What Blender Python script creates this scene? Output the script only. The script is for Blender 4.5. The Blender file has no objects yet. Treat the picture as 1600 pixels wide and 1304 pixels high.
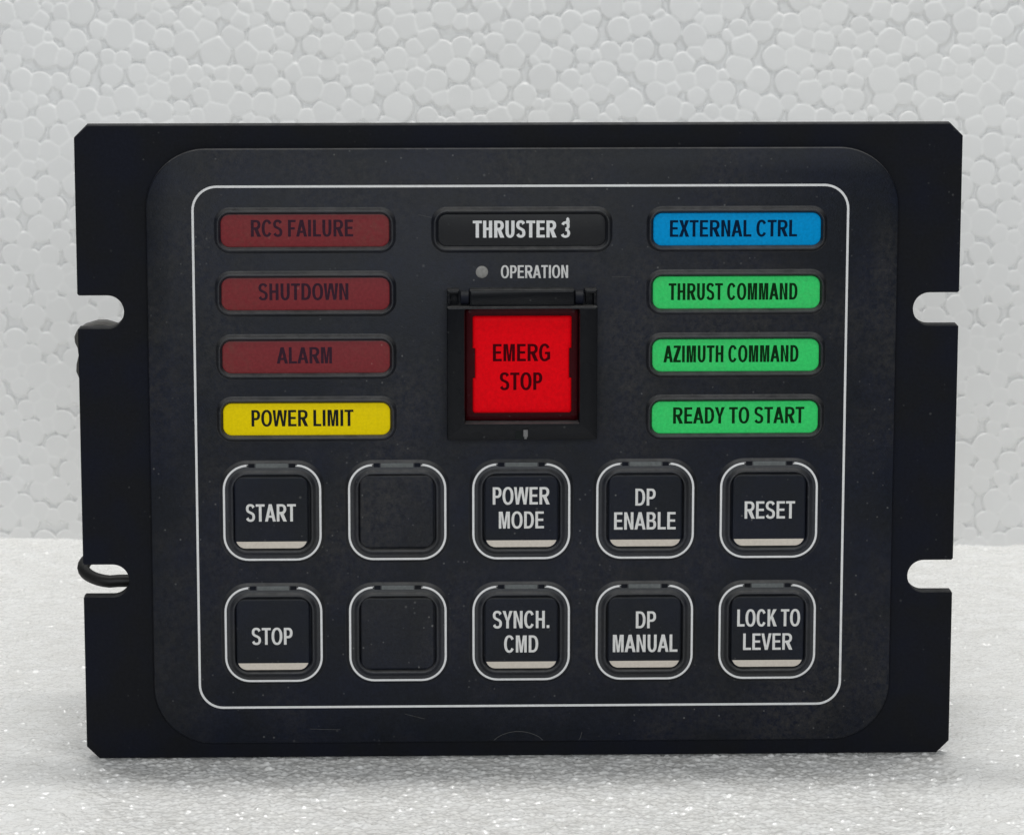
import bpy, bmesh, math, random
import numpy as np
from mathutils import Vector, Matrix
from mathutils.geometry import tessellate_polygon

MM = 0.001
random.seed(7)
scene = bpy.context.scene
col = scene.collection

# ------------------------------------------------------------------ camera
cam_data = bpy.data.cameras.new('camera')
cam = bpy.data.objects.new('camera', cam_data)
col.objects.link(cam)
R = Vector((0.999597484, -0.028364085, 0.00059101))
U = Vector((0.00472688, 0.18705157, 0.98233872))
F = Vector((0.02797369, 0.98194052, -0.18711035))
cam.matrix_world = Matrix(((R.x, U.x, -F.x, -24.447 * MM), (R.y, U.y, -F.y, -800 * MM),
                           (R.z, U.z, -F.z, 229.054 * MM), (0, 0, 0, 1)))
cam_data.sensor_fit = 'HORIZONTAL'
cam_data.sensor_width = 36.0
cam_data.lens = 130.76
cam_data.clip_start = 0.02
cam_data.clip_end = 20
cam_data.dof.use_dof = True
cam_data.dof.focus_distance = 0.822
cam_data.dof.aperture_fstop = 64
scene.camera = cam

# ------------------------------------------------------------------ light
world = bpy.data.worlds.new('World')
scene.world = world
world.use_nodes = True
wbg = world.node_tree.nodes['Background']
wbg.inputs[0].default_value = (0.94, 0.97, 1.0, 1)
wbg.inputs[1].default_value = 0.12


def area(name, loc, target, sx, sy, power, color=(1, 1, 1)):
    ld = bpy.data.lights.new(name, 'AREA')
    ld.shape = 'RECTANGLE'
    ld.size = sx * MM
    ld.size_y = sy * MM
    ld.energy = power
    ld.color = color
    lo = bpy.data.objects.new(name, ld)
    lo.location = Vector(loc) * MM
    lo.rotation_euler = (Vector(target) - Vector(loc)).to_track_quat('-Z', 'Y').to_euler()
    col.objects.link(lo)
    return lo


area('overhead_light', (30, 165, 1250), (0, 0, 0), 760, 90, 9.7, (1.0, 0.992, 0.97))
area('overhead_light', (-20, -420, 1230), (0, -40, 60), 1100, 160, 2.4, (1.0, 0.99, 0.97))  # added lamp without a known fixture, put in for the rim highlights
area('front_lamp', (-40, -1420, 480), (0, 0, 60), 1300, 450, 10.0, (0.94, 0.98, 1.0))

scene.view_settings.view_transform = 'Standard'
scene.view_settings.look = 'None'
scene.view_settings.exposure = 0
scene.view_settings.gamma = 1
scene.view_settings.use_curve_mapping = False


# ------------------------------------------------------------------ materials
def new_mat(name):
    m = bpy.data.materials.new(name)
    m.use_nodes = True
    nt = m.node_tree
    b = nt.nodes['Principled BSDF']
    return m, nt, b


def node(nt, kind, **kw):
    n = nt.nodes.new(kind)
    for k, v in kw.items():
        setattr(n, k, v)
    return n


def mixc(nt, fac, a, b):
    m = node(nt, 'ShaderNodeMix', data_type='RGBA')
    for s, v in ((0, fac), (6, a), (7, b)):
        if hasattr(v, 'links'):
            nt.links.new(v, m.inputs[s])
        else:
            m.inputs[s].default_value = v
    return m.outputs[2]


def ramp(nt, src, p0, p1, v0=0.0, v1=1.0):
    mr = node(nt, 'ShaderNodeMapRange')
    mr.inputs[1].default_value = p0
    mr.inputs[2].default_value = p1
    mr.inputs[3].default_value = v0
    mr.inputs[4].default_value = v1
    nt.links.new(src, mr.inputs[0])
    return mr.outputs[0]


def mul(nt, a, b):
    m = node(nt, 'ShaderNodeMath', operation='MULTIPLY')
    for i, v in enumerate((a, b)):
        if hasattr(v, 'links'):
            nt.links.new(v, m.inputs[i])
        else:
            m.inputs[i].default_value = v
    return m.outputs[0]


def noise(nt, vec, scale, detail=3.0, rough=0.55):
    n = node(nt, 'ShaderNodeTexNoise')
    n.inputs['Scale'].default_value = scale
    n.inputs['Detail'].default_value = detail
    n.inputs['Roughness'].default_value = rough
    nt.links.new(vec, n.inputs['Vector'])
    return n.outputs['Fac']


def flecks(nt, vec, scale, radius, keep):
    """little round motes: a few of the cells of a voronoi carry one"""
    v = node(nt, 'ShaderNodeTexVoronoi')
    v.inputs['Scale'].default_value = scale
    nt.links.new(vec, v.inputs['Vector'])
    near = ramp(nt, v.outputs['Distance'], radius, radius * 0.4)
    sep = node(nt, 'ShaderNodeSeparateColor')
    nt.links.new(v.outputs['Color'], sep.inputs[0])
    pick = ramp(nt, sep.outputs[0], 1 - keep, 1 - keep + 0.004)
    tone = ramp(nt, sep.outputs[1], 0, 1, 0.25, 1.0)
    return mul(nt, mul(nt, near, pick), tone)


def plastic(name, base, rough=0.5, spec=0.3, dust=0.12, dust_col=(0.10, 0.095, 0.085, 1), motes=0.5,
            grain=0.12, grain_scale=2600, mote_col=(0.33, 0.33, 0.32, 1), coat=0.0, mottle=0.16, tint=False, ledge=0.0):
    m, nt, b = new_mat(name)
    tc = node(nt, 'ShaderNodeNewGeometry')
    vec = tc.outputs['Position']
    big = noise(nt, vec, 26, 4, 0.6)
    fine = noise(nt, vec, 900, 4, 0.75)
    film = mul(nt, ramp(nt, big, 0.43, 0.68), ramp(nt, fine, 0.36, 0.70))
    cool = noise(nt, vec, 55, 3, 0.6)
    v0, v1 = 1 - mottle, 1 + mottle
    ca = mixc(nt, ramp(nt, noise(nt, vec, 1500, 2, 0.7), 0.3, 0.7), (base[0] * v0, base[1] * v0, base[2] * v0, 1), (base[0] * v1, base[1] * v1, base[2] * v1, 1))
    if tint:
        hs = node(nt, 'ShaderNodeMix', data_type='RGBA', blend_type='MULTIPLY')
        hs.inputs[0].default_value = 1.0
        nt.links.new(ca, hs.inputs[6])
        nt.links.new(mixc(nt, ramp(nt, cool, 0.40, 0.62), (1.08, 1.03, 0.90, 1), (0.95, 1.0, 1.22, 1)), hs.inputs[7])
        ca = hs.outputs[2]
    c = mixc(nt, mul(nt, film, dust), ca, dust_col)
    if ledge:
        # upward faces lighten: settled dust, plus edge highlights painted into the colour
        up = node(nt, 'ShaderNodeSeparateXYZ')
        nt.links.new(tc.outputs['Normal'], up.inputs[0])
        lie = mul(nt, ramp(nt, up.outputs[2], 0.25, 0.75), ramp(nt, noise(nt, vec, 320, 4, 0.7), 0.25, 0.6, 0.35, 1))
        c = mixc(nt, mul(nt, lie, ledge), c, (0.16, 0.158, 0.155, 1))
    drift = ramp(nt, noise(nt, vec, 45, 2), 0.44, 0.70, 0.04, 1)
    if motes:
        for sc, rad, keep, amt in ((900, 0.24, 0.10, 0.75), (520, 0.19, 0.055, 0.9), (240, 0.105, 0.035, 1.0)):
            fl = flecks(nt, vec, sc, rad, keep)
            c = mixc(nt, mul(nt, mul(nt, fl, drift), motes * amt), c, mote_col)
    nt.links.new(c, b.inputs['Base Color'])
    nt.links.new(ramp(nt, big, 0.3, 0.7, rough - 0.06, rough + 0.08), b.inputs['Roughness'])
    b.inputs['Specular IOR Level'].default_value = spec
    b.inputs['Coat Weight'].default_value = coat
    if grain:
        bp = node(nt, 'ShaderNodeBump')
        bp.inputs['Strength'].default_value = grain
        bp.inputs['Distance'].default_value = 0.00012
        nt.links.new(noise(nt, vec, grain_scale, 2), bp.inputs['Height'])
        nt.links.new(bp.outputs[0], b.inputs['Normal'])
    return m


M = {}
DK = dict(tint=True)
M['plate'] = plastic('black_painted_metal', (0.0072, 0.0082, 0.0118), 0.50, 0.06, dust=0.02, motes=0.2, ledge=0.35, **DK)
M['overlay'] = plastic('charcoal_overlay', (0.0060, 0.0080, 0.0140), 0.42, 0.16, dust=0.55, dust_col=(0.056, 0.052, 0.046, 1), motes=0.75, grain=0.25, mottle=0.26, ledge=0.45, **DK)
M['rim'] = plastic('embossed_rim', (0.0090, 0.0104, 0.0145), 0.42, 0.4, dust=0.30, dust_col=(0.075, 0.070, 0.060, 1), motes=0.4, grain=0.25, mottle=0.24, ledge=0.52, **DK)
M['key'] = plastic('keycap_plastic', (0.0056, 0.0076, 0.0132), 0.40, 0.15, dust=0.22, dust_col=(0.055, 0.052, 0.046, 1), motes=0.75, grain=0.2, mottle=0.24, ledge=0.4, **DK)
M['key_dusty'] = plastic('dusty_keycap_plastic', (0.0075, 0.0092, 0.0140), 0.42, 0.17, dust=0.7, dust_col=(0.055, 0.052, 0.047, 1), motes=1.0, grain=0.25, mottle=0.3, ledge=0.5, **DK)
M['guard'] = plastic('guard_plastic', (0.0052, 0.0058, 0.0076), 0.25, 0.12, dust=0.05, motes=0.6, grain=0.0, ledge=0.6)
M['rear'] = plastic('rear_plastic', (0.075, 0.072, 0.066), 0.45, 0.4, dust=0.03, motes=0.1)
M['cable'] = plastic('cable_rubber', (0.009, 0.009, 0.009), 0.5, 0.3, dust=0.02, motes=0.0, grain=0)
M['white'] = plastic('white_print', (0.70, 0.70, 0.705), 0.6, 0.15, dust=0.25, dust_col=(0.35, 0.34, 0.32, 1), motes=0.0, grain=0, mottle=0.06)
M['print'] = plastic('grey_white_print', (0.66, 0.655, 0.645), 0.6, 0.15, dust=0.30, dust_col=(0.3, 0.29, 0.27, 1), motes=0.0, grain=0, mottle=0.08)
M['stripe'] = plastic('cream_stripe', (0.60, 0.545, 0.48), 0.6, 0.15, dust=0.40, dust_col=(0.40, 0.34, 0.28, 1), motes=0.0, grain=0, mottle=0.06)
M['window'] = plastic('smoked_window', (0.115, 0.125, 0.127), 0.5, 0.2, dust=0.3, motes=0.1, grain=0)
M['led'] = plastic('led_dome', (0.24, 0.235, 0.225), 0.45, 0.3, dust=0.3, dust_col=(0.3, 0.28, 0.24, 1), motes=0.0, grain=0)
M['ink'] = plastic('black_ink', (0.010, 0.012, 0.012), 0.6, 0.06, dust=0.0, motes=0.1, grain=0)
M['ink_green'] = plastic('ink_on_green', (0.003, 0.026, 0.006), 0.6, 0.04, dust=0.0, motes=0.1, grain=0)
M['ink_blue'] = plastic('ink_on_blue', (0.001, 0.012, 0.040), 0.6, 0.04, dust=0.0, motes=0.1, grain=0)
M['ink_red'] = plastic('ink_on_dull_red', (0.030, 0.0095, 0.020), 0.6, 0.1, dust=0.25, dust_col=(0.1, 0.05, 0.05, 1), motes=0.4, grain=0)
M['ink_stop'] = plastic('ink_on_red', (0.055, 0.0005, 0.003), 0.6, 0.03, dust=0.0, motes=0.0, grain=0)
M['dull_red'] = plastic('dull_red_lens', (0.178, 0.022, 0.027), 0.5, 0.12, dust=0.45, dust_col=(0.12, 0.075, 0.055, 1), motes=0.7, mote_col=(.5, .38, .33, 1), grain=0.1, mottle=0.14, ledge=0.6)  # ledge here paints the light caught by the lens's top bevel
M['yellow'] = plastic('yellow_lens', (0.78, 0.60, 0.0), 0.5, 0.06, dust=0.10, dust_col=(0.45, 0.38, 0.04, 1), motes=0.0, grain=0.1, mottle=0.07)
M['blue'] = plastic('blue_lens', (0.0, 0.265, 0.60), 0.5, 0.04, dust=0.15, dust_col=(0.04, 0.22, 0.36, 1), motes=0.1, grain=0.1, mottle=0.12)
M['green'] = plastic('green_lens', (0.038, 0.60, 0.145), 0.5, 0.06, dust=0.25, dust_col=(0.14, 0.40, 0.15, 1), motes=0.1, grain=0.1, mottle=0.12)
M['black_lens'] = plastic('black_lens', (0.0080, 0.0085, 0.0105), 0.4, 0.2, dust=0.06, motes=0.5, grain=0.1)
M['red'] = plastic('red_button', (0.76, 0.0006, 0.0055), 0.5, 0.04, dust=0.10, dust_col=(0.55, 0.02, 0.03, 1), motes=0.2, mote_col=(.9, .25, .25, 1), grain=0.05, mottle=0.10)
M['skirt'] = plastic('dark_red_skirt', (0.034, 0.0010, 0.003), 0.3, 0.07, dust=0.05, motes=0.5, grain=0)
M['clip'] = plastic('worn_clip', (0.12, 0.12, 0.12), 0.3, 0.6, dust=0.1, motes=0, grain=0)
M['scuff'] = plastic('scuff', (0.09, 0.09, 0.088), 0.7, 0.2, dust=0.5, dust_col=(0.03, 0.03, 0.03, 1), motes=0, grain=0)


# ------------------------------------------------------------------ mesh helpers (millimetres; x right, z up, h towards the viewer)
def finish(name, bm, mat, parent=None, sharp=32):
    bmesh.ops.recalc_face_normals(bm, faces=bm.faces) if sharp is not None else None
    for e in bm.edges:
        if len(e.link_faces) == 2 and e.calc_face_angle(0) > math.radians(sharp or 32):
            e.smooth = False
    for f in bm.faces:
        f.smooth = True
    for v in bm.verts:
        v.co *= MM
    me = bpy.data.meshes.new(name)
    bm.to_mesh(me)
    bm.free()
    me.materials.append(mat)
    o = bpy.data.objects.new(name, me)
    col.objects.link(o)
    if parent:
        o.parent = parent
    return o


def rrect(cx, cz, w, h, r, n=8):
    r = max(min(r, w / 2 - 1e-3, h / 2 - 1e-3), 0.01)
    pts = []
    for (sx, sz, a0) in ((1, -1, -90), (1, 1, 0), (-1, 1, 90), (-1, -1, 180)):
        ox, oz = cx + sx * (w / 2 - r), cz + sz * (h / 2 - r)
        for i in range(n + 1):
            a = math.radians(a0 + 90 * i / n)
            pts.append((ox + r * math.cos(a), oz + r * math.sin(a)))
    return pts


def loft(bm, loops, cap_first=False, cap_last=True, closed=False):
    """loops: list of (points, h); h is height towards the viewer (-y)"""
    vs = [[bm.verts.new((x, -h, z)) for (x, z) in pts] for pts, h in loops]
    n = len(vs[0])
    pairs = list(zip(vs[:-1], vs[1:])) + ([(vs[-1], vs[0])] if closed else [])
    for a, b in pairs:
        for i in range(n):
            j = (i + 1) % n
            bm.faces.new((a[i], a[j], b[j], b[i]))
    if cap_first:
        bm.faces.new(list(reversed(vs[0])))
    if cap_last:
        bm.faces.new(vs[-1])
    return vs


def rr_profile(cx, cz, w, h, r, prof, n=8):
    """prof: list of (inset, height)"""
    return [(rrect(cx, cz, w - 2 * i, h - 2 * i, r - i, n), ht) for i, ht in prof]


def box(bm, x0, x1, z0, z1, h0, h1, bev=0.15):
    w, h = x1 - x0, z1 - z0
    cx, cz = (x0 + x1) / 2, (z0 + z1) / 2
    loft(bm, [(rrect(cx, cz, w - 2 * bev * .0, h, bev, 2), h0), (rrect(cx, cz, w, h, bev, 2), h1 - bev),
              (rrect(cx, cz, w - .6 * bev, h - .6 * bev, bev, 2), h1 - .3 * bev), (rrect(cx, cz, w - 2 * bev, h - 2 * bev, bev * .5, 2), h1)],
         cap_first=True)


def flat_poly(bm, loops, h):
    """filled flat shape; loops[0] outer, the others holes; all (x,z)"""
    vecs = [[Vector((x, z, 0)) for x, z in lp] for lp in loops]
    tris = tessellate_polygon(vecs)
    vs = [bm.verts.new((p.x, -h, p.y)) for lp in vecs for p in lp]
    for t in tris:
        a, b, c = (vs[i] for i in t)
        pa, pb, pc = a.co, b.co, c.co
        cr = (pb.x - pa.x) * (pc.z - pa.z) - (pb.z - pa.z) * (pc.x - pa.x)
        if abs(cr) < 1e-9:
            continue
        try:
            bm.faces.new((a, b, c) if cr > 0 else (a, c, b))
        except ValueError:
            pass


def strip(bm, pts, width, h, closed=False):
    n = len(pts)
    L, Rr = [], []
    for i, (x, z) in enumerate(pts):
        a = pts[(i - 1) % n] if (closed or i > 0) else pts[i]
        b = pts[(i + 1) % n] if (closed or i < n - 1) else pts[i]
        dx, dz = b[0] - a[0], b[1] - a[1]
        l = math.hypot(dx, dz) or 1
        nx, nz = -dz / l * width / 2, dx / l * width / 2
        L.append(bm.verts.new((x + nx, -h, z + nz)))
        Rr.append(bm.verts.new((x - nx, -h, z - nz)))
    for i in range(n if closed else n - 1):
        j = (i + 1) % n
        bm.faces.new((L[i], Rr[i], Rr[j], L[j]))


# ------------------------------------------------------------------ lettering: a condensed grotesque drawn from outlines, cap height 100
def arc(cx, cz, rx, rz, a0, a1, n=14, e=2.25):
    out = []
    for i in range(n + 1):
        a = math.radians(a0 + (a1 - a0) * i / n)
        c, s = math.cos(a), math.sin(a)
        out.append((cx + rx * math.copysign(abs(c) ** (2 / e), c), cz + rz * math.copysign(abs(s) ** (2 / e), s)))
    return out


def sweep(pts, s, b):
    """stroke outline whose thickness is s where it runs upright and b where it runs level"""
    L, Rr = [], []
    n = len(pts)
    for i, (x, z) in enumerate(pts):
        p, q = pts[max(i - 1, 0)], pts[min(i + 1, n - 1)]
        dx, dz = q[0] - p[0], q[1] - p[1]
        l = math.hypot(dx, dz)
        nx, nz = -dz / l, dx / l
        t = math.sqrt((nx * s) ** 2 + (nz * b) ** 2) / 2
        L.append((x + nx * t, z + nz * t))
        Rr.append((x - nx * t, z - nz * t))
    return L + Rr[::-1]


def bez(p0, p1, p2, p3, n=14):
    o = []
    for i in range(1, n):
        t = i / n
        u = 1 - t
        o.append(tuple(u ** 3 * p0[k] + 3 * u * u * t * p1[k] + 3 * u * t * t * p2[k] + t ** 3 * p3[k] for k in (0, 1)))
    return o


def glyph(c, s, b):
    """returns ink width, left bearing, right bearing, list of shapes (each [outer, hole, ...])"""
    if c == 'A':
        w = 99; m = w / 2; t = s * .56; h = s * 1.06
        x1 = h + (m - t) * .22; y2 = 22 + b * .95; x2 = h + (m - t) * y2 / 100
        ya = min((m - h) / (m - t) * 100, 88)
        return w, 0, 0, [[[(0, 0), (h, 0), (x1, 22), (w - x1, 22), (w - h, 0), (w, 0), (m + t, 100), (m - t, 100)],
                          [(x2, y2), (m, ya), (w - x2, y2)]]]
    if c == 'B':
        w = 85
        o = [(0, 0), (w * .5, 0)] + arc(w * .55, 28.5, w * .45, 28.5, -90, 62) + arc(w * .5, 75, w * .44, 25, -64, 90) + [(0, 100)]
        h1 = [(s, b), (w * .5, b)] + arc(w * .52, 28.5 + b * .02, w * .48 - s, 28.5 - b, -90, 90, 10) + [(s, 57 - b)]
        h2 = [(s, 57), (w * .48, 57)] + arc(w * .48, 78.5 - b * .5, w * .44 - s * .95, 21.5 - b * .5, -90, 90, 10) + [(s, 100 - b)]
        return w, 9, 5, [[o, h1, h2]]
    if c in 'CG':
        w = 93 if c == 'C' else 96; m = w / 2
        if c == 'C':
            o = arc(m, 50, m, 51.5, 32, 328, 34)
            i = arc(m, 50, m - s, 51.5 - b, 326, 34, 34)
            return w, 5, 4, [[o + i]]
        o = arc(m, 50, m, 51.5, 32, 300, 32) + [(w - .5, 13), (w - .5, 54), (m + 2, 54), (m + 2, 54 - b), (w - s, 54 - b), (w - s, 22)]
        i = arc(m, 50, m - s, 51.5 - b, 300, 34, 32)
        return w, 5, 6, [[o + i]]
    if c == 'D':
        w = 86
        o = [(0, 0), (w * .42, 0)] + arc(w * .42, 50, w * .58, 50, -90, 90, 24) + [(0, 100)]
        h = [(s, b), (w * .42, b)] + arc(w * .42, 50, w * .58 - s, 50 - b, -90, 90, 24) + [(s, 100 - b)]
        return w, 9, 5, [[o, h]]
    if c == 'E':
        w = 76
        return w, 9, 5, [[[(0, 0), (w, 0), (w, b), (s, b), (s, 44), (w * .92, 44), (w * .92, 44 + b), (s, 44 + b), (s, 100 - b), (w * .97, 100 - b), (w * .97, 100), (0, 100)]]]
    if c == 'F':
        w = 70
        return w, 9, 3, [[[(0, 0), (s, 0), (s, 42), (w * .88, 42), (w * .88, 42 + b), (s, 42 + b), (s, 100 - b), (w, 100 - b), (w, 100), (0, 100)]]]
    if c == 'H':
        w = 82
        return w, 9, 9, [[[(0, 0), (s, 0), (s, 44), (w - s, 44), (w - s, 0), (w, 0), (w, 100), (w - s, 100), (w - s, 44 + b), (s, 44 + b), (s, 100), (0, 100)]]]
    if c == 'I':
        return s, 9, 9, [[[(0, 0), (s, 0), (s, 100), (0, 100)]]]
    if c == 'K':
        w = 91
        return w, 9, 0, [[[(0, 0), (s, 0), (s, 29), (.37 * w, 46), (w - s * 1.25, 0), (w, 0), (.56 * w, 61), (w * .96, 100), (w * .96 - s * 1.33, 100), (s, 54), (s, 100), (0, 100)]]]
    if c == 'L':
        w = 72
        return w, 9, 3, [[[(0, 0), (w, 0), (w, b), (s, b), (s, 100), (0, 100)]]]
    if c == 'M':
        w = 98; m = w / 2
        return w, 9, 9, [[[(0, 0), (s * .95, 0), (s * .95, 76), (m - s * .48, 0), (m + s * .48, 0), (w - s * .95, 76), (w - s * .95, 0), (w, 0), (w, 100),
                           (w - s * 1.42, 100), (m, 34), (s * 1.42, 100), (0, 100)]]]
    if c == 'N':
        w = 82
        return w, 9, 9, [[[(0, 0), (s, 0), (s, 68), (w - s * 1.05, 0), (w, 0), (w, 100), (w - s, 100), (w - s, 32), (s * 1.05, 100), (0, 100)]]]
    if c == 'O':
        w = 98; m = w / 2
        return w, 5, 5, [[arc(m, 50, m, 51.5, 0, 351, 39), arc(m, 50, m - s, 51.5 - b, 0, 351, 39)]]
    if c == 'P':
        w = 79
        o = [(0, 0), (s, 0), (s, 38), (w * .5, 38)] + arc(w * .52, 69, w * .48, 31, -90, 90) + [(0, 100)]
        h = [(s, 38 + b), (w * .5, 38 + b)] + arc(w * .5, 69, w * .5 - s, 31 - b, -90, 90) + [(s, 100 - b)]
        return w, 9, 4, [[o, h]]
    if c == 'R':
        w = 92
        o = [(0, 0), (s, 0), (s, 42), (w * .34, 42), (w - s * 1.28, 0), (w, 0), (w * .70, 42.5)] + arc(w * .49, 71.5, w * .46, 28.5, -52, 90) + [(0, 100)]
        h = [(s, 42 + b), (w * .48, 42 + b)] + arc(w * .48, 71 + b * .03, w * .47 - s, 28.8 - b, -90, 90) + [(s, 100 - b)]
        return w, 9, 1, [[o, h]]
    if c == 'S':
        w = 84; m = w / 2; rx = (w - s) / 2; rz = 27.5 - b / 2 + 1
        up = arc(m, 73, rx * .97, rz, 16, 180, 16)
        lo = arc(m, 27.5, rx, rz, 0, -164, 16)
        mid = bez(up[-1], (up[-1][0], 47), (lo[0][0], 56), lo[0])
        return w, 5, 5, [[sweep(up + mid + lo, s, b)]]
    if c == 'T':
        w = 81; m = w / 2
        return w, 2.5, 2.5, [[[(m - s / 2, 0), (m + s / 2, 0), (m + s / 2, 100 - b), (w, 100 - b), (w, 100), (0, 100), (0, 100 - b), (m - s / 2, 100 - b)]]]
    if c == 'U':
        w = 82; m = w / 2
        return w, 9, 9, [[[(0, 100)] + arc(m, 38, m, 39.5, 180, 360, 20) + [(w, 100), (w - s, 100)] + arc(m, 38, m - s, 39.5 - b, 360, 180, 20) + [(s, 100)]]]
    if c == 'V':
        w = 92; m = w / 2
        return w, 0, 0, [[[(m - s * .56, 0), (m + s * .56, 0), (w, 100), (w - s * 1.08, 100), (m, 25), (s * 1.08, 100), (0, 100)]]]
    if c == 'W':
        w = 130; m = w / 2; q = w * .245
        return w, 0, 0, [[[(0, 100), (q - s * .54, 0), (q + s * .5, 0), (m, 70), (w - q - s * .5, 0), (w - q + s * .54, 0), (w, 100), (w - s * 1.02, 100),
                           (w - q, 30), (m + s * .6, 100), (m - s * .6, 100), (q, 30), (s * 1.02, 100)]]]
    if c == 'X':
        w = 92; m = w / 2; k = s * 1.22
        return w, 0, 0, [[[(0, 0), (k, 0), (m, 33), (w - k, 0), (w, 0), (m + k * .52, 51), (w - 2, 100), (w - 2 - k, 100), (m, 69), (2 + k, 100), (2, 100), (m - k * .52, 51)]]]
    if c == 'Y':
        w = 92; m = w / 2
        return w, 0, 0, [[[(m - s / 2, 0), (m + s / 2, 0), (m + s / 2, 42), (w, 100), (w - s * 1.15, 100), (m, 58), (s * 1.15, 100), (0, 100), (m - s / 2, 42)]]]
    if c == 'Z':
        w = 80
        return w, 2.5, 2.5, [[[(0, 0), (w, 0), (w, b), (s * 1.3, b), (w * .99, 100 - b), (w * .99, 100), (w * .05, 100), (w * .05, 100 - b), (w - s * 1.35, 100 - b), (0, b)]]]
    if c == '3':
        w = 68
        up = arc(w * .48, 74, w * .47 - s / 2, 27 - b / 2, 165, -90, 18)
        lo = arc(w * .48, 27.5, w * .52 - s / 2, 28.5 - b / 2, 90, -165, 20)
        return w, 4, 5, [[sweep(up, s, b)], [sweep(lo, s, b)]]
    if c == '.':
        return s, 8, 8, [[[(0, 0), (s, 0), (s, b * 1.25), (0, b * 1.25)]]]
    raise KeyError(c)


def layout(text, s, b):
    x = 0
    out = []
    for i, c in enumerate(text):
        if c == ' ':
            x += 36
            continue
        w, lb, rb, shapes = glyph(c, s, b)
        if i:
            x += lb
        out.append((x, shapes))
        end = x + w
        x = end + rb
    return out, end


def write(bm, text, x0, x1, z0, z1, h, stem=17.5, bar=14.0, slant=0.0):
    _, w0 = layout(text, 20, 15)
    sx = (x1 - x0) / w0
    sz = (z1 - z0) / 100
    s = stem * sz / sx
    s = min(s, 33)
    items, w = layout(text, s, bar)
    sx = (x1 - x0) / w
    k = 0
    for gx, shapes in items:
        for shp in shapes:
            flat_poly(bm, [[(x0 + (gx + px) * sx + slant * pz * sz, z0 + pz * sz) for px, pz in lp] for lp in shp], h + 0.004 * (k % 2))
            k += 1


# ------------------------------------------------------------------ the setting: white foam to stand on, white foam board behind
def foam_floor_mat():
    m, nt, b = new_mat('white_foam_sheet')
    geo = node(nt, 'ShaderNodeNewGeometry')
    vec = geo.outputs['Position']
    warp = node(nt, 'ShaderNodeTexNoise')
    warp.inputs['Scale'].default_value = 260
    nt.links.new(vec, warp.inputs['Vector'])
    off = node(nt, 'ShaderNodeVectorMath', operation='MULTIPLY_ADD')
    off.inputs[1].default_value = (0.0016, 0.0016, 0.0016)
    nt.links.new(warp.outputs['Color'], off.inputs[0])
    nt.links.new(vec, off.inputs[2])
    v = node(nt, 'ShaderNodeTexVoronoi', feature='SMOOTH_F1')
    v.inputs['Scale'].default_value = 400
    v.inputs['Smoothness'].default_value = 0.25
    nt.links.new(off.outputs[0], v.inputs['Vector'])
    n1 = noise(nt, vec, 700, 3, 0.6)
    n2 = noise(nt, vec, 130, 3, 0.6)
    add = node(nt, 'ShaderNodeMath', operation='MULTIPLY_ADD')
    nt.links.new(n1, add.inputs[0])
    add.inputs[1].default_value = 0.45
    inv = node(nt, 'ShaderNodeMath', operation='MULTIPLY_ADD')
    nt.links.new(v.outputs['Distance'], inv.inputs[0])
    inv.inputs[1].default_value = -1.0
    nt.links.new(mul(nt, n2, 0.8), inv.inputs[2])
    nt.links.new(inv.outputs[0], add.inputs[2])
    bp = node(nt, 'ShaderNodeBump')
    bp.inputs['Strength'].default_value = 0.45
    bp.inputs['Distance'].default_value = 0.0006
    nt.links.new(add.outputs[0], bp.inputs['Height'])
    nt.links.new(bp.outputs[0], b.inputs['Normal'])
    c = mixc(nt, ramp(nt, n2, 0.35, 0.68), (0.78, 0.775, 0.755, 1), (0.85, 0.85, 0.84, 1))
    spk = flecks(nt, vec, 90, 0.05, 0.03)
    c = mixc(nt, mul(nt, spk, 0.7), c, (0.12, 0.10, 0.08, 1))
    nt.links.new(c, b.inputs['Base Color'])
    b.inputs['Roughness'].default_value = 0.22
    b.inputs['Specular IOR Level'].default_value = 0.65
    return m


def foam_board_mat():
    m, nt, b = new_mat('white_bead_foam')
    at = node(nt, 'ShaderNodeAttribute', attribute_name='bead_tone')
    rm = node(nt, 'ShaderNodeAttribute', attribute_name='skin')
    geo = node(nt, 'ShaderNodeNewGeometry')
    n = noise(nt, geo.outputs['Position'], 1800, 3, 0.6)
    n2 = noise(nt, geo.outputs['Position'], 14, 2, 0.5)
    c = mixc(nt, at.outputs['Fac'], (0.81, 0.812, 0.81, 1), (0.87, 0.872, 0.868, 1))
    c = mixc(nt, rm.outputs['Fac'], c, (0.95, 0.95, 0.945, 1))
    c = mixc(nt, ramp(nt, n2, 0.45, 0.8, 0, 0.35), c, (0.84, 0.83, 0.80, 1))
    nt.links.new(c, b.inputs['Base Color'])
    b.inputs['Roughness'].default_value = 0.42
    b.inputs['Specular IOR Level'].default_value = 0.45
    bp = node(nt, 'ShaderNodeBump')
    bp.inputs['Strength'].default_value = 0.25
    bp.inputs['Distance'].default_value = 0.0001
    nt.links.new(n, bp.inputs['Height'])
    nt.links.new(bp.outputs[0], b.inputs['Normal'])
    return m


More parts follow.
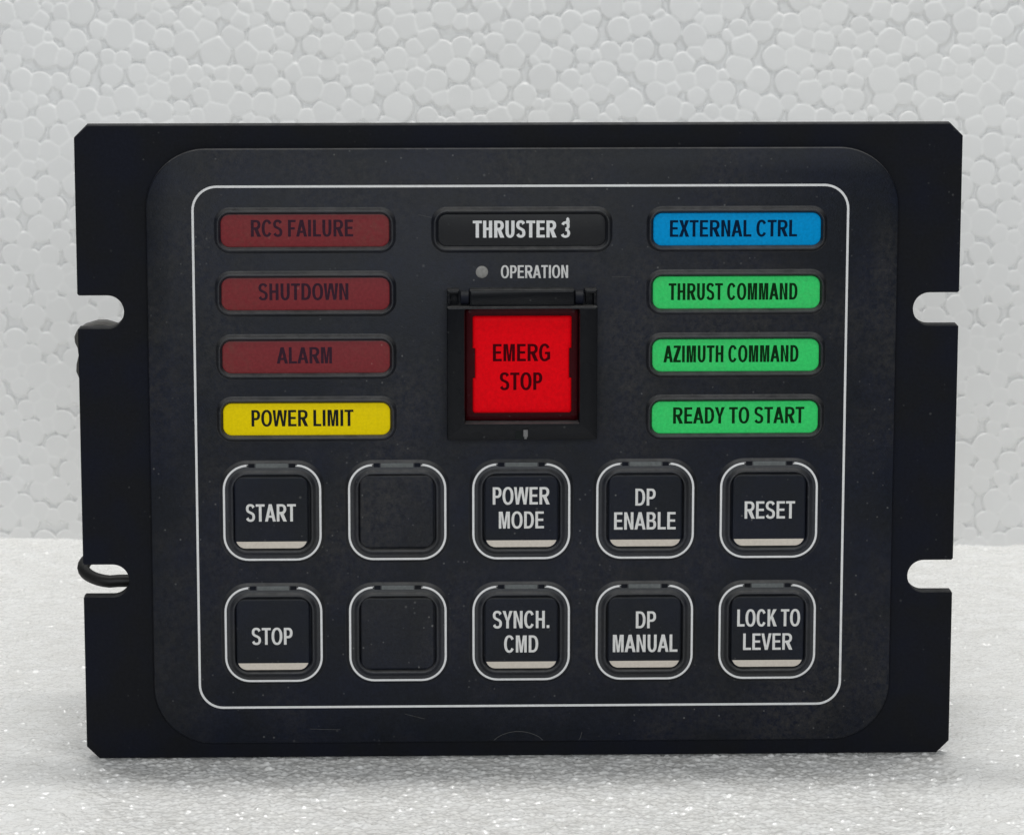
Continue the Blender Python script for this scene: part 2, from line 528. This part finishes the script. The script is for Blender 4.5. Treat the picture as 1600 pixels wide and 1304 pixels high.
def grid_mesh(name, X, Y, Z, mat, attrs=None):
    ny, nx = X.shape
    co = np.stack([X, Y, Z], -1).reshape(-1, 3).astype(np.float32) * MM
    i = np.arange(nx * ny).reshape(ny, nx)
    q = np.stack([i[:-1, :-1], i[:-1, 1:], i[1:, 1:], i[1:, :-1]], -1).reshape(-1, 4).astype(np.int32)
    me = bpy.data.meshes.new(name)
    me.vertices.add(len(co))
    me.vertices.foreach_set('co', co.ravel())
    me.loops.add(q.size)
    me.loops.foreach_set('vertex_index', q.ravel())
    me.polygons.add(len(q))
    me.polygons.foreach_set('loop_start', np.arange(0, q.size, 4, dtype=np.int32))
    me.polygons.foreach_set('use_smooth', np.ones(len(q), dtype=bool))
    me.update(calc_edges=True)
    for k, a in (attrs or {}).items():
        at = me.attributes.new(k, 'FLOAT', 'POINT')
        at.data.foreach_set('value', a.ravel().astype(np.float32))
    me.materials.append(mat)
    o = bpy.data.objects.new(name, me)
    col.objects.link(o)
    return o


def foam_surface():
    """one thick sheet; its top is a close pebbling of small soft grains"""
    rng = np.random.default_rng(5)
    x0, x1, y0, y1, st = -145.0, 145.0, -80.0, 226.0, 0.27
    nx, ny = int((x1 - x0) / st) + 1, int((y1 - y0) / st) + 1
    f1 = np.full((ny, nx), 5.0); f2 = np.full((ny, nx), 5.0); idx = np.zeros((ny, nx), int)
    step = 1.2
    gx = np.arange(x0 - 1, x1 + 1, step); gy = np.arange(y0 - 1, y1 + 1, step * .87)
    PX = gx[None, :] + (np.arange(len(gy)) % 2)[:, None] * step / 2 + rng.uniform(-.6, .6, (len(gy), len(gx)))
    PY = gy[:, None] + rng.uniform(-.6, .6, (len(gy), len(gx)))
    PX, PY = PX.ravel(), PY.ravel()
    RD = rng.uniform(.2, .95, PX.size)
    K = PX.size
    for k in range(K):
        px, py, q = PX[k] - x0, PY[k] - y0, RD[k] + 1.1
        i0, i1 = max(int((px - q) / st), 0), min(int((px + q) / st) + 2, nx)
        j0, j1 = max(int((py - q) / st), 0), min(int((py + q) / st) + 2, ny)
        if i0 >= i1 or j0 >= j1:
            continue
        xs = np.arange(i0, i1) * st - px; ys = np.arange(j0, j1) * st - py
        d = np.sqrt(xs[None, :] ** 2 + ys[:, None] ** 2) - RD[k]
        a, b_ = f1[j0:j1, i0:i1], f2[j0:j1, i0:i1]
        c = d < a
        b_[...] = np.where(c, a, np.minimum(b_, d))
        a[...] = np.where(c, d, a)
        idx[j0:j1, i0:i1] = np.where(c, k, idx[j0:j1, i0:i1])
    e = np.clip((f2 - f1) / 2, 0, 2)
    h = 0.30 * (1 - np.exp(-(e / 0.32) ** 1.5)) + rng.normal(0, .12, K)[idx]
    h += rng.normal(0, .035, h.shape)
    # soften a little, as pressed foam is
    for _ in range(1):
        h[1:-1, 1:-1] = (h[1:-1, 1:-1] * 2 + h[:-2, 1:-1] + h[2:, 1:-1] + h[1:-1, :-2] + h[1:-1, 2:]) / 6
    X = x0 + np.arange(nx)[None, :] * st + 0 * h
    Y = y0 + np.arange(ny)[:, None] * st + 0 * h
    h += 0.18 * np.sin(X * .11 + 1.0) * np.sin(Y * .13) + 0.12 * np.sin(X * .31 + Y * .23)
    edge = np.minimum(np.minimum(X - x0, x1 - X), np.minimum(Y - y0, y1 - Y))
    Z = (h - 0.55) * np.clip(edge / 3, 0, 1)
    o = grid_mesh('foam_surface', X, Y, Z, foam_floor_mat())
    bm = bmesh.new()
    bm.from_mesh(o.data)
    bm.verts.ensure_lookup_table()
    c = [bm.verts[0], bm.verts[nx - 1], bm.verts[ny * nx - 1], bm.verts[(ny - 1) * nx]]
    for v in c:
        v.co.z = 0
    rings = ([bm.verts[i] for i in range(nx)], [bm.verts[j * nx + nx - 1] for j in range(ny)],
             [bm.verts[(ny - 1) * nx + i] for i in range(nx - 1, -1, -1)], [bm.verts[j * nx] for j in range(ny - 1, -1, -1)])
    ow = [bm.verts.new((sx * MM, sy * MM, 0)) for sx, sy in ((-420, -420), (420, -420), (420, 226), (-420, 226))]
    lo = [bm.verts.new((sx * MM, sy * MM, -.025)) for sx, sy in ((-420, -420), (420, -420), (420, 226), (-420, 226))]
    for k in (0, 1, 3):
        bm.faces.new([ow[k], ow[(k + 1) % 4]] + rings[k][::-1])
    for k in range(4):
        bm.faces.new((ow[(k + 1) % 4], ow[k], lo[k], lo[(k + 1) % 4]))
    bm.faces.new(lo[::-1])
    bm.to_mesh(o.data)
    bm.free()
    o['kind'] = 'structure'
    return o


def foam_board():
    rng = np.random.default_rng(11)
    W, H, st = 440.0, 240.0, 0.33
    nx, nz = int(W / st) + 1, int(H / st) + 1
    # pack beads of many sizes, big ones first
    pts = np.zeros((9000, 2)); rad = np.zeros(9000); n = 0
    cell = 8.0
    gw, gh = int(W / cell) + 3, int(H / cell) + 3
    grid = [[[] for _ in range(gw)] for _ in range(gh)]
    for r, tries in ((3.9, 300), (3.4, 1800), (2.95, 6000), (2.5, 16000), (2.1, 16000), (1.6, 12000)):
        cand = rng.random((tries, 2)) * (W, H)
        rr = r * (0.92 + 0.16 * rng.random(tries))
        for (px, pz), q in zip(cand, rr):
            gx, gz = int(px / cell) + 1, int(pz / cell) + 1
            ok = True
            for a in (gz - 1, gz, gz + 1):
                for b_ in (gx - 1, gx, gx + 1):
                    if 0 <= a < gh and 0 <= b_ < gw:
                        for k in grid[a][b_]:
                            dx = pts[k, 0] - px; dz = pts[k, 1] - pz
                            lim = (rad[k] + q) * 0.80
                            if dx * dx + dz * dz < lim * lim:
                                ok = False
                                break
                    if not ok:
                        break
                if not ok:
                    break
            if ok and n < 9000:
                pts[n] = (px, pz); rad[n] = q
                grid[gz][gx].append(n); n += 1
    f1 = np.full((nz, nx), 9.0); f2 = np.full((nz, nx), 9.0); idx = np.zeros((nz, nx), int)
    dirx = np.zeros((nz, nx)); dirz = np.zeros((nz, nx))
    for k in range(n):
        px, pz = pts[k]; q = rad[k] + 2.6
        i0, i1 = max(int((px - q) / st), 0), min(int((px + q) / st) + 2, nx)
        j0, j1 = max(int((pz - q) / st), 0), min(int((pz + q) / st) + 2, nz)
        xs = np.arange(i0, i1) * st - px; zs = np.arange(j0, j1) * st - pz
        d = np.sqrt(xs[None, :] ** 2 + zs[:, None] ** 2) - rad[k]
        a, b_ = f1[j0:j1, i0:i1], f2[j0:j1, i0:i1]
        closer = d < a
        b_[...] = np.where(closer, a, np.minimum(b_, d))
        a[...] = np.where(closer, d, a)
        idx[j0:j1, i0:i1] = np.where(closer, k, idx[j0:j1, i0:i1])
        dirx[j0:j1, i0:i1] = np.where(closer, xs[None, :] / rad[k] + 0 * zs[:, None], dirx[j0:j1, i0:i1])
        dirz[j0:j1, i0:i1] = np.where(closer, zs[:, None] / rad[k] + 0 * xs[None, :], dirz[j0:j1, i0:i1])
    e = np.clip((f2 - f1) / 2, 0, 4)
    lift = rng.normal(0, 0.028, n)[idx]
    tiltx = rng.normal(0, 0.03, n)[idx]; tiltz = rng.normal(0, 0.03, n)[idx]
    gz = np.arange(nz)[:, None] * st
    relief = np.clip((gz - 60) / 110, 0.20, 1.0)          # the board is pressed smoother towards its foot
    dome = -0.085 * np.exp(-(e / 0.26) ** 2) - 0.03 * np.exp(-(e / 1.2) ** 2)
    h = (dome + lift + tiltx * dirx + tiltz * dirz) * relief
    h -= 0.75 * np.clip((f1 - 0.22) / 0.4, 0, 1.0)          # little voids where three beads do not quite meet
    tone = np.clip(0.5 + 0.28 * rng.normal(0, 1, n), 0, 1)[idx]
    skin = np.exp(-((e - 0.14) / 0.20) ** 2) * np.clip(1 - (f1 - 0.1) / 0.3, 0, 1) * (0.15 + 0.85 * relief)
    tone = 0.5 + (tone - 0.5) * relief
    X = (np.arange(nx)[None, :] * st - W / 2) + 0 * h
    Z = gz + 0 * h - 2.0
    # slightly turned: its right end stands nearer
    ang = math.atan2(209.7 - 224.6, 136.6 + 128.5)
    lean = 0.03
    Yd = 217.5 + lean * Z - h
    wx = X * math.cos(ang) - (Yd - 217.5) * math.sin(ang)
    wy = 217.5 + X * math.sin(ang) + (Yd - 217.5) * math.cos(ang)
    o = grid_mesh('foam_board', wx, wy, Z, foam_board_mat(), {'bead_tone': tone, 'skin': skin})
    # give the board its thickness: back and edges
    me = o.data
    bm = bmesh.new()
    bm.from_mesh(me)
    bm.verts.ensure_lookup_table()
    ring = [bm.verts[i] for i in range(nx)] + [bm.verts[j * nx + nx - 1] for j in range(1, nz)] + \
           [bm.verts[(nz - 1) * nx + i] for i in range(nx - 2, -1, -1)] + [bm.verts[j * nx] for j in range(nz - 2, 0, -1)]
    back = [bm.verts.new((v.co.x - math.sin(ang) * .03, v.co.y + math.cos(ang) * .03, v.co.z)) for v in ring]
    for i in range(len(ring)):
        j = (i + 1) % len(ring)
        f = bm.faces.new((ring[j], ring[i], back[i], back[j]))
    bm.faces.new(back)
    bm.to_mesh(me)
    bm.free()
    o['label'] = 'upright white bead-foam board standing behind the black panel'
    o['category'] = 'foam board'
    return o


foam_surface()
foam_board()

# ------------------------------------------------------------------ the control panel
panel = bpy.data.objects.new('control_panel', None)
panel.empty_display_size = 0.03
col.objects.link(panel)
panel['label'] = 'black marine thruster control panel with coloured lamps and push buttons, standing on white foam'
panel['category'] = 'control panel'


def mounting_plate():
    W2, H, T, ch = 96.05, 141.0, 3.5, 2.75
    pts = []

    def slot(side, zc, up):
        # open slot with a half round end, mouth corners eased
        r = 3.58
        xe = 86.0 + r
        o = [(W2, zc - r - .35), (W2 - .35, zc - r)]
        o += [(xe + r * math.cos(math.radians(a)), zc + r * math.sin(math.radians(a))) for a in range(270, 89, -10)]
        o += [(W2 - .35, zc + r), (W2, zc + r + .35)]
        if not up:
            o = o[::-1]
        return [(side * x, z) for x, z in o]
    pts += [(-W2 + ch, 0), (W2 - ch, 0), (W2, ch)]
    pts += slot(1, 40.5, True) + slot(1, 100.35, True)
    pts += [(W2, H - ch), (W2 - ch, H), (-W2 + ch, H), (-W2, H - ch)]
    pts += slot(-1, 100.35, False) + slot(-1, 40.5, False)
    pts += [(-W2, ch)]
    bm = bmesh.new()
    n = len(pts)

    def inset(d):
        out = []
        for i in range(n):
            a, p, c = pts[i - 1], pts[i], pts[(i + 1) % n]
            d1 = Vector((p[0] - a[0], p[1] - a[1])).normalized()
            d2 = Vector((c[0] - p[0], c[1] - p[1])).normalized()
            n1, n2 = Vector((-d1.y, d1.x)), Vector((-d2.y, d2.x))
            m = (n1 + n2)
            m = m / max(m.length_squared / 2, 0.5)
            out.append((p[0] + m.x * d, p[1] + m.y * d))
        return out
    e = 0.22
    loops = [(inset(e), -T), (pts, -T + e), (pts, -e), (inset(e), 0)]
    vs = [[bm.verts.new((x, -h, z)) for (x, z) in lp] for lp, h in loops]
    for a, b in zip(vs[:-1], vs[1:]):
        for i in range(n):
            j = (i + 1) % n
            bm.faces.new((a[i], a[j], b[j], b[i]))
    for lp, rev in ((vs[-1], False), (vs[0], True)):
        tris = tessellate_polygon([[Vector((v.co.x, v.co.z, 0)) for v in lp]])
        for t in tris:
            try:
                bm.faces.new([lp[k] for k in t])
            except ValueError:
                pass
    finish('mounting_plate', bm, M['plate'], panel)


mounting_plate()
FH = 1.6       # height of the raised front over the plate

bm = bmesh.new()
loft(bm, rr_profile(0.7, 69.78, 163.0, 132.3, 13.0, [(0, 0.0), (0, FH - .35), (.12, FH - .12), (.35, FH)], 16))
front = finish('front_overlay', bm, M['overlay'], panel)

bm = bmesh.new()
strip(bm, rrect(0.25, 69.85, 141.9, 115.9, 5.2, 12), 0.50, FH + .03, closed=True)
finish('border_line', bm, M['white'], panel)


# ---- indicator lamps
def indicator(x, z, text, tb, lens, ink, label, stem=17.5, bar=14.0):
    w, h, r = 36.3, 7.0, 1.9
    bm = bmesh.new()
    g = 1.55
    prof = [(0, 0), (.12, .06), (.30, .34), (.52, .70), (.70, .90), (.86, .97), (1.02, .92), (1.14, .70), (1.30, .34), (g, .10)]
    loft(bm, [(p, FH + q) for p, q in rr_profile(x, z, w + 2 * g, h + 2 * g, r + g, prof)], cap_last=False)
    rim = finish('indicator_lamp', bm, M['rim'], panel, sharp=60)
    rim['label'] = label
    bm = bmesh.new()
    loft(bm, [(p, FH + q) for p, q in rr_profile(x, z, w + .1, h + .1, r, [(0, .02), (0, .22), (.14, .36), (.22, .38)])])
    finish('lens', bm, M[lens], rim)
    bm = bmesh.new()
    for t in tb:
        write(bm, *t[:5], FH + .40, stem=18 if len(t) > 5 else stem, bar=15 if len(t) > 5 else bar)
    if text == 'THRUSTER 3':
        # a stray tick of old lettering left over the 3
        strip(bm, [(9.85, 119.85), (10.25, 120.15), (10.2, 120.55), (10.5, 120.85)], .48, FH + .410)
        strip(bm, [(10.5, 120.7), (10.62, 120.1), (10.55, 119.4)], .26, FH + .418)
    finish('lettering', bm, M[ink], rim)
    return rim


LX, CX_, RX = -46.5, 0.4, 47.1
ROW = (118.25, 104.4, 90.55, 76.8)
indicator(LX, ROW[0], 'RCS FAILURE', [('RCS FAILURE', -58.17, -36.08, 116.95, 120.62)], 'dull_red', 'ink_red', 'unlit dull red lamp reading RCS FAILURE')
indicator(LX, ROW[1], 'SHUTDOWN', [('SHUTDOWN', -56.71, -37.22, 103.10, 106.74)], 'dull_red', 'ink_red', 'unlit dull red lamp reading SHUTDOWN')
indicator(LX, ROW[2], 'ALARM', [('ALARM', -52.90, -40.90, 89.15, 92.75)], 'dull_red', 'ink_red', 'unlit dull red lamp reading ALARM')
indicator(LX, ROW[3], 'POWER LIMIT', [('POWER LIMIT', -58.56, -36.32, 75.26, 78.89)], 'yellow', 'ink', 'bright yellow lamp reading POWER LIMIT')
indicator(CX_, ROW[0], 'THRUSTER 3', [('THRUSTER', -10.22, 7.93, 116.60, 120.30), ('3', 8.9, 10.85, 116.56, 120.05, 'three')], 'black_lens', 'white', 'black name window reading THRUSTER 3', stem=19, bar=15.5)
indicator(RX, ROW[0], 'EXTERNAL CTRL', [('EXTERNAL CTRL', 32.49, 60.14, 116.63, 120.27)], 'blue', 'ink_blue', 'bright blue lamp reading EXTERNAL CTRL')
indicator(RX, ROW[1], 'THRUST COMMAND', [('THRUST COMMAND', 32.32, 60.42, 102.78, 106.46)], 'green', 'ink_green', 'green lamp reading THRUST COMMAND', stem=16.5)
indicator(RX, ROW[2], 'AZIMUTH COMMAND', [('AZIMUTH COMMAND', 31.32, 60.84, 89.05, 92.75)], 'green', 'ink_green', 'green lamp reading AZIMUTH COMMAND', stem=16.5)
indicator(RX, ROW[3], 'READY TO START', [('READY TO START', 33.54, 62.31, 75.44, 79.07)], 'green', 'ink_green', 'green lamp reading READY TO START')

# ---- operation lamp and its caption
bm = bmesh.new()
circ = lambda r: [(-8.25 + r * math.cos(2 * math.pi * i / 32), 109.05 + r * math.sin(2 * math.pi * i / 32)) for i in range(32)]
loft(bm, [(circ(1.34), FH), (circ(1.32), FH + .06), (circ(1.2), FH + .13), (circ(.8), FH + .17)])
finish('operation_led', bm, M['led'], panel)
bm = bmesh.new()
write(bm, 'OPERATION', -4.14, 10.46, 107.68, 110.48, FH + .03, stem=16, bar=13.5)
finish('lettering', bm, M['print'], panel)


# ---- push buttons
def push_button(x, z, lines, label, dx=0.0, dz=0.0, rot=0.0):
    w = 21.6
    bm = bmesh.new()
    g = .75
    prof = [(0, 0), (.15, .08), (.4, .36), (.66, .62), (.9, .70), (1.9, .70), (2.05, .74), (2.3, 1.0), (2.58, 1.26),
            (2.80, 1.34), (3.0, 1.24), (3.16, .80), (3.28, .25)]
    loft(bm, [(p, FH + q) for p, q in rr_profile(x, z, w + 2 * g, w + 2 * g, 6.2, prof, 10)], cap_last=False)
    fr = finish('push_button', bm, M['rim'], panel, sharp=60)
    fr['label'] = label
    # cap
    bm = bmesh.new()
    cw = 16.05
    loft(bm, [(p, FH + q) for p, q in rr_profile(x + dx, z + dz, cw, cw, 1.75, [(0, .05), (0, .92), (.06, 1.0), (.18, 1.06), (.4, 1.08)], 6)])
    cap = finish('keycap', bm, M['key'] if lines else M['key_dusty'], fr)
    # white outline, open at the top where the little window sits
    path = rrect(x, z, w - .55, w - .55, 5.35, 12)
    n = len(path)
    # start on the top edge right of the gap, run clockwise back to its left end
    top = z + (w - .55) / 2
    right = [p for p in path[:2 * 13]]            # bottom right and top right corners
    left = [p for p in path[2 * 13:]]             # top left and bottom left corners
    run = [(x - 5.5, top)] + left + right + [(x + 5.5, top)]
    bm = bmesh.new()
    strip(bm, run, .45, FH + .735)
    finish('outline', bm, M['white'], fr)
    bm = bmesh.new()
    box(bm, x - 3.5, x + 3.5, top - .52, top + .42, FH + .68, FH + .80, .05)
    finish('led_window', bm, M['window'], fr)
    bm = bmesh.new()
    for sx in (-1, 1):
        xa, xb = sorted((x + sx * 3.75, x + sx * 5.1))
        box(bm, xa, xb, top - .5, top + .4, FH + .60, FH + .74, .04)
    finish('window_stop', bm, M['plate'], fr)
    if lines:
        out = rrect(x + dx, z + dz, cw - .5, cw - .22, 2.1, 10)
        lev = z + dz - cw / 2 + 1.62
        low = [p for p in out if p[1] < lev]
        cxm = x + dx
        lo_l = sorted([p for p in low if p[0] < cxm], key=lambda p: -p[1])
        lo_r = sorted([p for p in low if p[0] >= cxm], key=lambda p: p[1])
        he = cw / 2 - .30
        poly = [(cxm - he, lev)] + lo_l + lo_r + [(cxm + he, lev)]
        bm = bmesh.new()
        flat_poly(bm, [poly], FH + 1.09)
        finish('stripe', bm, M['stripe'], fr)
        bm = bmesh.new()
        for t in lines:
            write(bm, *t, FH + 1.095, stem=15.2, bar=13.5)
        finish('lettering', bm, M['print'], fr)
    return fr


BX = (-54.25, -26.87, 0.33, 27.55, 54.75)
R1, R2 = 56.1, 28.65
push_button(BX[0], R1, [('START', -60.01, -49.06, 54.21, 58.08)], 'black push button reading START', dx=-.2)
push_button(BX[1], R1, None, 'blank black push button in the upper row', dx=-.12, dz=.15)
push_button(BX[2], R1, [('POWER', -5.95, 6.55, 57.72, 61.60), ('MODE', -4.61, 5.30, 52.35, 56.14)], 'black push button reading POWER MODE')
push_button(BX[3], R1, [('DP', 25.36, 29.81, 57.33, 61.12), ('ENABLE', 20.71, 34.28, 51.96, 55.85)], 'black push button reading DP ENABLE')
push_button(BX[4], R1, [('RESET', 49.42, 60.51, 54.26, 58.14)], 'black push button reading RESET', dx=.05)
push_button(BX[0], R2, [('STOP', -59.07, -50.08, 26.44, 30.26)], 'black push button reading STOP', dx=-.15)
push_button(BX[1], R2, None, 'dusty blank black push button in the lower row', dx=-.1, dz=.1)
push_button(BX[2], R2, [('SYNCH.', -5.96, 6.54, 29.83, 33.76), ('CMD', -3.44, 4.09, 24.33, 28.19)], 'black push button reading SYNCH. CMD')
push_button(BX[3], R2, [('DP', 25.65, 30.11, 29.65, 33.48), ('MANUAL', 20.59, 34.91, 24.26, 28.20)], 'black push button reading DP MANUAL')
push_button(BX[4], R2, [('LOCK TO', 48.08, 62.01, 29.91, 33.77), ('LEVER', 49.45, 60.39, 24.56, 28.31)], 'black push button reading LOCK TO LEVER', dx=.05)


# ---- emergency stop switch under its hinged guard
def emergency_switch():
    x0, x1 = -15.9, 16.7
    z0, zl, z1 = 72.75, 102.1, 105.65
    ox0, ox1, oz0, oz1 = -12.0, 12.75, 76.5, 101.45
    GH = FH + 4.6
    bm = bmesh.new()
    cx, cz = (x0 + x1) / 2, (z0 + zl) / 2
    w, h = x1 - x0, zl - z0
    icx, icz, iw, ih = (ox0 + ox1) / 2, (oz0 + oz1) / 2, ox1 - ox0, oz1 - oz0
    loops = [(rrect(cx, cz, w, h, .35, 3), FH), (rrect(cx, cz, w, h, .35, 3), GH - .4), (rrect(cx, cz, w - .2, h - .2, .35, 3), GH - .1),
             (rrect(cx, cz, w - .6, h - .6, .3, 3), GH),
             (rrect(icx, icz, iw + .3, ih + .3, .3, 3), GH), (rrect(icx, icz, iw, ih, .25, 3), GH - .25), (rrect(icx, icz, iw, ih, .25, 3), FH + .5)]
    loft(bm, loops, cap_last=False)
    g = finish('emergency_switch', bm, M['guard'], panel)
    g['label'] = 'square red EMERG STOP button set in a black hinged guard'
    # hinge block at the top
    bm = bmesh.new()
    box(bm, -11.0, 11.75, zl - .3, z1, FH, FH + 3.7, .35)
    finish('hinge_bar', bm, M['guard'], g)
    for a, b_ in ((x0 + .05, -13.2), (13.95, x1 - .05)):
        bm = bmesh.new()
        box(bm, a, b_, 104.75, z1 - .02, FH, FH + 3.5, .3)
        box(bm, a + .2, b_ - .2, zl - .2, 104.9, FH, FH + 1.5, .15)
        sgn = a if a < 0 else b_
        xa, xb = (a + .0, a + .75) if a < 0 else (b_ - .75, b_)
        box(bm, xa + .01, xb + .01, zl - .2, 104.9, FH, FH + 2.9, .15)
        finish('hinge_lug', bm, M['guard'], g)
    for a in (-12.95, 11.9):
        bm = bmesh.new()
        # knuckle: a short barrel with its axis across the panel
        ring = []
        for xx in (a, a + .12, a + 1.68, a + 1.8):
            rr_ = 1.55 if xx in (a + .12, a + 1.68) else 1.4
            ring.append([bm.verts.new((xx, -(FH + 2.3) - rr_ * math.cos(2 * math.pi * i / 20), 103.75 + rr_ * math.sin(2 * math.pi * i / 20))) for i in range(20)])
        for p, q in zip(ring[:-1], ring[1:]):
            for i in range(20):
                j = (i + 1) % 20
                bm.faces.new((p[i], p[j], q[j], q[i]))
        bm.faces.new(ring[0]); bm.faces.new(list(reversed(ring[-1])))
        finish('hinge_knuckle', bm, M['plate'], g)
    # the dark red skirt and the bright red cap standing on it
    bm = bmesh.new()
    loft(bm, [(rrect(icx, icz, iw - .12, ih - .12, .4, 4), FH + .4), (rrect(icx, icz, iw - .12, ih - .12, .4, 4), FH + 1.5),
              (rrect(icx, icz, iw - .7, ih - .7, .5, 4), FH + 1.8), (rrect(icx, icz, iw - 2.2, ih - 2.2, .5, 4), FH + 1.9)])
    finish('button_skirt', bm, M['skirt'], g)
    rx0, rx1, rz0, rz1 = -10.35, 11.2, 78.35, 99.75
    nz0, nz1, nd = 86.0, 92.7, .5

    def outline(d):
        a, b_, c, e = rx0 + d, rx1 - d, rz0 + d, rz1 - d
        k = .35
        return [(a + k, c), (b_ - k, c), (b_, c + k), (b_, nz0 - d), (b_ - nd, nz0 - d + .15), (b_ - nd, nz1 + d - .15), (b_, nz1 + d), (b_, e - k), (b_ - k, e),
                (a + k, e), (a, e - k), (a, nz1 + d), (a + nd, nz1 + d - .15), (a + nd, nz0 - d + .15), (a, nz0 - d), (a, c + k)]
    bm = bmesh.new()
    loft(bm, [(outline(0), FH + 1.8), (outline(0.04), FH + 2.15), (outline(.16), FH + 2.38), (outline(.42), FH + 2.56), (outline(.85), FH + 2.65), (outline(1.3), FH + 2.67)], cap_last=True)
    cap = finish('button_cap', bm, M['red'], g)
    bm = bmesh.new()
    write(bm, 'EMERG', -5.94, 6.53, 89.85, 93.65, FH + 2.69, stem=17.5, bar=14)
    write(bm, 'STOP', -4.46, 4.81, 83.5, 87.35, FH + 2.69, stem=17.5, bar=14)
    finish('lettering', bm, M['ink_stop'], g)
    # latch at the foot of the guard
    bm = bmesh.new()
    loft(bm, [(rrect(-.35, 73.95, 1.5, 1.9, .1, 2), GH + .02), (rrect(-.35, 73.95, 1.3, 1.7, .1, 2), GH + .03)])
    finish('latch_slot', bm, M['ink'], g)
    bm = bmesh.new()
    box(bm, .62, 1.62, 73.55, 75.1, GH - .3, GH + .55, .12)
    box(bm, .82, 1.42, 73.05, 73.7, GH - .3, GH + .32, .12)
    finish('latch', bm, M['clip'], g)


emergency_switch()

# ---- what shows behind the plate
bm = bmesh.new()
loft(bm, rr_profile(0, 72, 156, 118, 3, [(1, -62), (0, -61), (0, -3.6), (0, -3.45)], 4), cap_first=True)
finish('rear_housing', bm, M['rear'], panel)


def tube(bm, pts, r, n=14):
    rings = []
    for i, p in enumerate(pts):
        p = Vector(p)
        t = (Vector(pts[min(i + 1, len(pts) - 1)]) - Vector(pts[max(i - 1, 0)])).normalized()
        u = t.cross(Vector((0, 0, 1)))
        u = u.normalized() if u.length > 1e-4 else Vector((1, 0, 0))
        v = u.cross(t)
        rings.append([bm.verts.new(p + (u * math.cos(2 * math.pi * k / n) + v * math.sin(2 * math.pi * k / n)) * r) for k in range(n)])
    for a, b in zip(rings[:-1], rings[1:]):
        for k in range(n):
            j = (k + 1) % n
            bm.faces.new((a[k], a[j], b[j], b[k]))
    bm.faces.new(rings[0]); bm.faces.new(list(reversed(rings[-1])))


bm = bmesh.new()
pts = [(-77.0, 8.0, 38.6), (-84, 8.0, 38.6), (-89.0, 8.1, 38.55)]
for a in range(0, 181, 12):
    t = math.radians(a)
    pts.append((-90.9 - 6.4 * math.sin(t), 15.2 - 7.1 * math.cos(t), 38.4 + 4.6 * (a / 180) ** 1.3))
pts += [(-84, 22.3, 43.2), (-77, 22.3, 43.4)]
tube(bm, pts, 1.4)
finish('cable', bm, M['cable'], panel)

bm = bmesh.new()
side = [(-88.5, 83.2), (-94.6, 83.4), (-96.6, 84.4), (-97.25, 86.0), (-97.15, 87.6), (-96.65, 89.6), (-96.85, 91.4), (-97.4, 92.6), (-97.5, 93.8), (-97.0, 94.9),
        (-95.2, 96.1), (-92.5, 96.9), (-90.5, 96.9), (-87.5, 96.0)][::-1]
c0 = (sum(p[0] for p in side) / len(side), sum(p[1] for p in side) / len(side))
shr = lambda k: [(c0[0] + (p[0] - c0[0]) * k, c0[1] + (p[1] - c0[1]) * k) for p in side]
loft(bm, [(shr(.9), -12), (shr(1), -11), (shr(1), -7), (shr(.94), -6)], cap_first=True)
finish('connector', bm, M['rear'], panel)

# ---- a few scuffs: the bruise at the bottom edge of the front, two hairline scratches
for path, wd in (([(-5.7 + 10.9 * i / 14, 3.95 + 2.05 * math.sin(math.pi * i / 14) ** .7) for i in range(15)], .09),
                 ([(-46.5, 6.9), (-43, 6.75), (-39.8, 6.7)], .06), ([(-25.5, 10.2), (-21, 9.0)], .06),
                 ([(13.2, 3.9), (13.6, 4.6), (13.9, 5.8)], .07), ([(-22.0, 121.6), (-18.8, 120.9)], .06), ([(20.0, 107.9), (24.0, 107.9)], .05)):
    bm = bmesh.new()
    strip(bm, path, wd, FH + .02)
    finish('scratch', bm, M['scuff'], panel)
